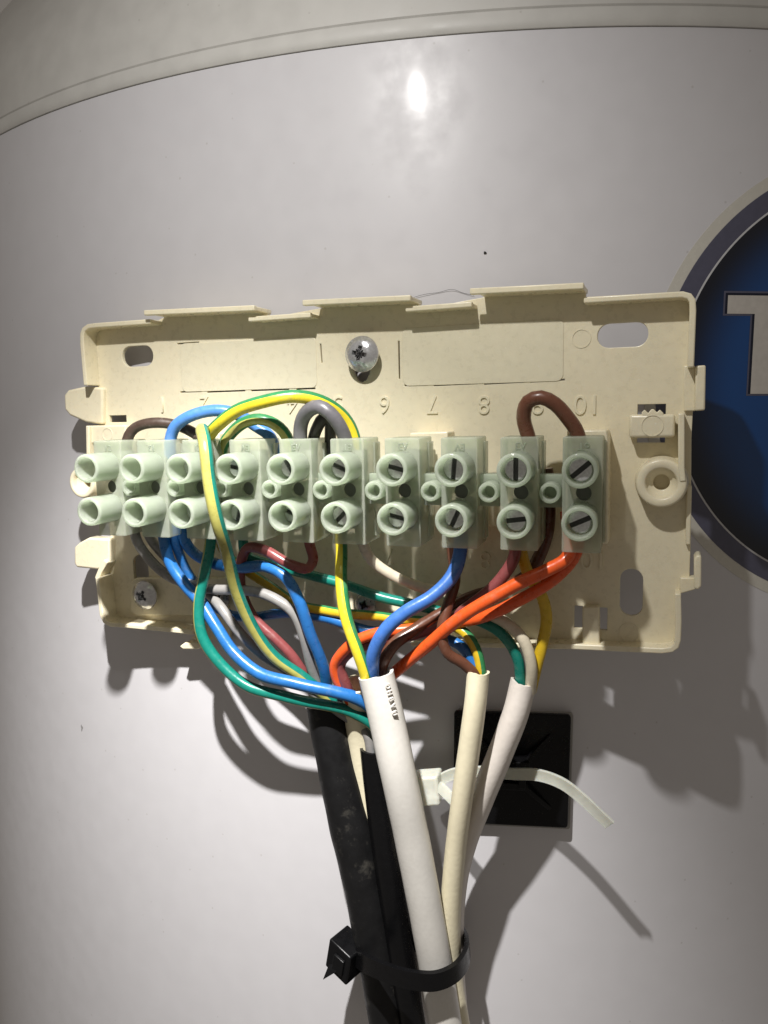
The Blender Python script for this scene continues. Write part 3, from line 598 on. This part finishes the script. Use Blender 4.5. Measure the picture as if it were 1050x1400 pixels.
for a in (45, 135, 225, 315):
    bm = bmesh.new(); ca, sa = cos(radians(a)), sin(radians(a)); pts = []
    for r_, d in ((2.2, 2.5), (hw * .98, 2.5), (hw * .9, 2.9), (3.2, 4.6), (2.2, 4.6)):
        pts.append((r_, d))
    s1 = [bm.verts.new(MW(r_ * ca - .45 * sa, r_ * sa + .45 * ca, d) * S) for r_, d in pts]; s2 = [bm.verts.new(MW(r_ * ca + .45 * sa, r_ * sa - .45 * ca, d) * S) for r_, d in pts]
    bm.faces.new(s1); bm.faces.new(s2[::-1])
    for i in range(5): bm.faces.new((s1[i], s2[i], s2[(i + 1) % 5], s1[(i + 1) % 5]))
    from_bm(bm, 'rib', BLACKP, mount, bevel=.1)
tslab('bridge', -3.2, 1.7, 3.2, 3.4, 2.4, 6.0, BLACKP, mount, .3); tslab('bridge', -3.2, -3.4, 3.2, -1.9, 2.4, 4.2, BLACKP, mount, .3)
tslab('bridge', 1.2, -2.2, 2.6, 2.0, 4.9, 6.0, BLACKP, mount, .3)
set_base(mount, MW(0, -hh, 0))
# ribbon-like ties
def strap(name, pts, w_, t_, m, parent, up=Vector((0, 0, 1)), teeth=False, step=.7, ups=None, ty=1):
    pts = resample([p if isinstance(p, Vector) else P(*p) for p in pts], step); bm = bmesh.new(); rings = []; n = len(pts)
    for i, p in enumerate(pts):
        t = (pts[min(i + 1, n - 1)] - pts[max(i - 1, 0)]).normalized()
        U = up if ups is None else ups[0].lerp(ups[1], i / (n - 1))
        wv = (U - t * U.dot(t)).normalized(); nv = t.cross(wv)
        hw_ = w_ / 2; ht = t_ / 2; g = ht * .5 if (teeth and i % 2) else 0
        c = [(-hw_, -ht), (-hw_ * .6, -ht + g * .0), (hw_ * .6, -ht), (hw_, -ht), (hw_, ht), (hw_ * .6, ht - g), (-hw_ * .6, ht - g), (-hw_, ht)]
        rings.append([bm.verts.new((p + wv * a + nv * b) * S) for a, b in c])
    for a, b in zip(rings, rings[1:]):
        for k in range(8): bm.faces.new((a[k], a[(k + 1) % 8], b[(k + 1) % 8], b[k]))
    bm.faces.new(rings[0][::-1]); bm.faces.new(rings[-1])
    return from_bm(bm, name, m, parent, ang=40)
def pbox(name, c, ax, ay, az, m, parent, bev=.25):           # oriented box from half-axis vectors
    bm = bmesh.new(); vs = [bm.verts.new((c + ax * i + ay * j + az * k) * S) for i, j, k in ((-1, -1, -1), (1, -1, -1), (1, 1, -1), (-1, 1, -1), (-1, -1, 1), (1, -1, 1), (1, 1, 1), (-1, 1, 1))]
    for f in ((0, 1, 2, 3), (4, 5, 6, 7), (0, 1, 5, 4), (1, 2, 6, 5), (2, 3, 7, 6), (3, 0, 4, 7)): bm.faces.new([vs[i] for i in f])
    return from_bm(bm, name, m, parent, bevel=bev)
wt = thing('cable_tie', 'loose translucent white cable tie threaded through the black mount, its tail curling right', 'cable tie')
strap('strap', [(592, 1072, 2), (620, 1058, 1), (655, 1055, .5), (700, 1058, .5), (738, 1060, 2.5), (770, 1072, 4), (797, 1093, 4.4), (818, 1113, 4.4), (834, 1128, 4.2)], 2.2, .7, TIEW, wt, ups=(Vector((0, 0, 1)), Vector((.62, -.25, .9))), teeth=True, step=.45)
strap('strap', [(600, 1074, 4), (612, 1086, 5), (630, 1104, 5.5), (650, 1120, 4)], 2.0, .8, TIEW, wt, up=Vector((.5, 0, .8)))
c = P(585, 1076, 3); pbox('head', c, Vector((2.6, .3, .4)), Vector((0, 2.2, 0)), Vector((-.3, .2, 2.9)), TIEW, wt, .5)
set_base(wt, P(590, 1090, 0))
bt = thing('cable_tie', 'black cable tie cinched around the cable bundle near the bottom', 'cable tie')
strap('strap', [(488, 1308, 9), (502, 1318, 13), (530, 1330, 15.5), (562, 1339, 17), (595, 1341, 17), (620, 1331, 14), (636, 1312, 9), (639, 1294, 5), (634, 1280, 1)], 3.6, .95, BLACKP, bt, ups=(Vector((.12, 0, 1)), Vector((-.12, 0, 1))))
strap('strap', [(486, 1300, 7), (500, 1293, 1), (560, 1290, -1), (620, 1285, -.5), (634, 1280, 1)], 3.4, .95, BLACKP, bt)
hc = P(474, 1305, 8.5); pbox('head', hc, Vector((2.6, -.9, -1.0)), Vector((1.1, 2.4, .2)), Vector((.5, .2, 3.0)), BLACKP, bt, .35)
pbox('head', hc + Vector((-.4, -1.6, -.4)), Vector((1.2, -.4, -.4)), Vector((.5, 1.4, .1)), Vector((.25, .1, 1.6)), BLACKP, bt, .15)
bm = bmesh.new(); a = P(452, 1312, 10); b = P(468, 1322, 11); c_ = P(441, 1340, 12); d = P(456, 1331, 12); e_ = P(458, 1304, 9)
off = Vector((.2, .9, 0)); f_ = [bm.verts.new(v * S) for v in (e_, a, c_, d, b)]; g_ = [bm.verts.new((v + off) * S) for v in (e_, a, c_, d, b)]
bm.faces.new(f_); bm.faces.new(g_[::-1])
for i in range(5): bm.faces.new((f_[i], g_[i], g_[(i + 1) % 5], f_[(i + 1) % 5]))
from_bm(bm, 'cut_tail', BLACKP, bt, bevel=.08)
set_base(bt, P(560, 1345, 2))

# ------------------------------------------------------------------ specks and hairs
def speck(px, py, r, label):
    t, z = thit(px, py); bm = bmesh.new(); bmesh.ops.create_icosphere(bm, subdivisions=2, radius=r * S)
    for v in bm.verts: v.co *= 1 + .25 * sin(v.co.x * 70 + v.co.z * 90)
    o = from_bm(bm, 'paint_speck', DOTM); o.location = TK(t, z, r * .2) * S; return tag(o, label, 'speck')
speck(663, 346, .28, 'tiny black speck on the white tank above the box')
def hair(pts, label):
    v = [TK(*thit(*p), (.15 + .2 * (i % 2))) for i, p in enumerate(pts)]; me = tube_mesh('hair_strand', v, .035, segs=6, step=.5); me.materials.append(DOTM); tag(link('hair_strand', me), label, 'hair')
hair([(556, 410), (580, 403), (600, 400), (618, 396), (634, 401), (648, 404)], 'fine dark hair clinging above the top edge of the backplate')

def smudge(pts, r_, label):
    bm = bmesh.new(); vs = []
    t, z = thit(*pts)
    for k in range(18):
        a = 2 * pi * k / 18; rr = r_ * (1 + .35 * sin(3 * a + 1) + .2 * sin(5 * a)); vs.append(bm.verts.new(TK(t + rr * .45 * cos(a) / TRR, z + rr * sin(a), .04) * S))
    bm.faces.new(vs); return tag(from_bm(bm, 'grey_smudge', SMUD), label, 'smudge')
SMUD = mat('smudge_grey', (.30, .29, .29), .6, bump=0)
smudge((112, 995), .8, 'small grey smudge on the white tank left of the black cable')

for o in bpy.data.objects:
    g = {'screw': 'screws fixing the backplate', 'wire': 'jumper wires arching above the strip', 'cable': 'cables in the bundle', 'cable tie': 'cable ties'}.get(o.get('category'))
    if g: o['group'] = g
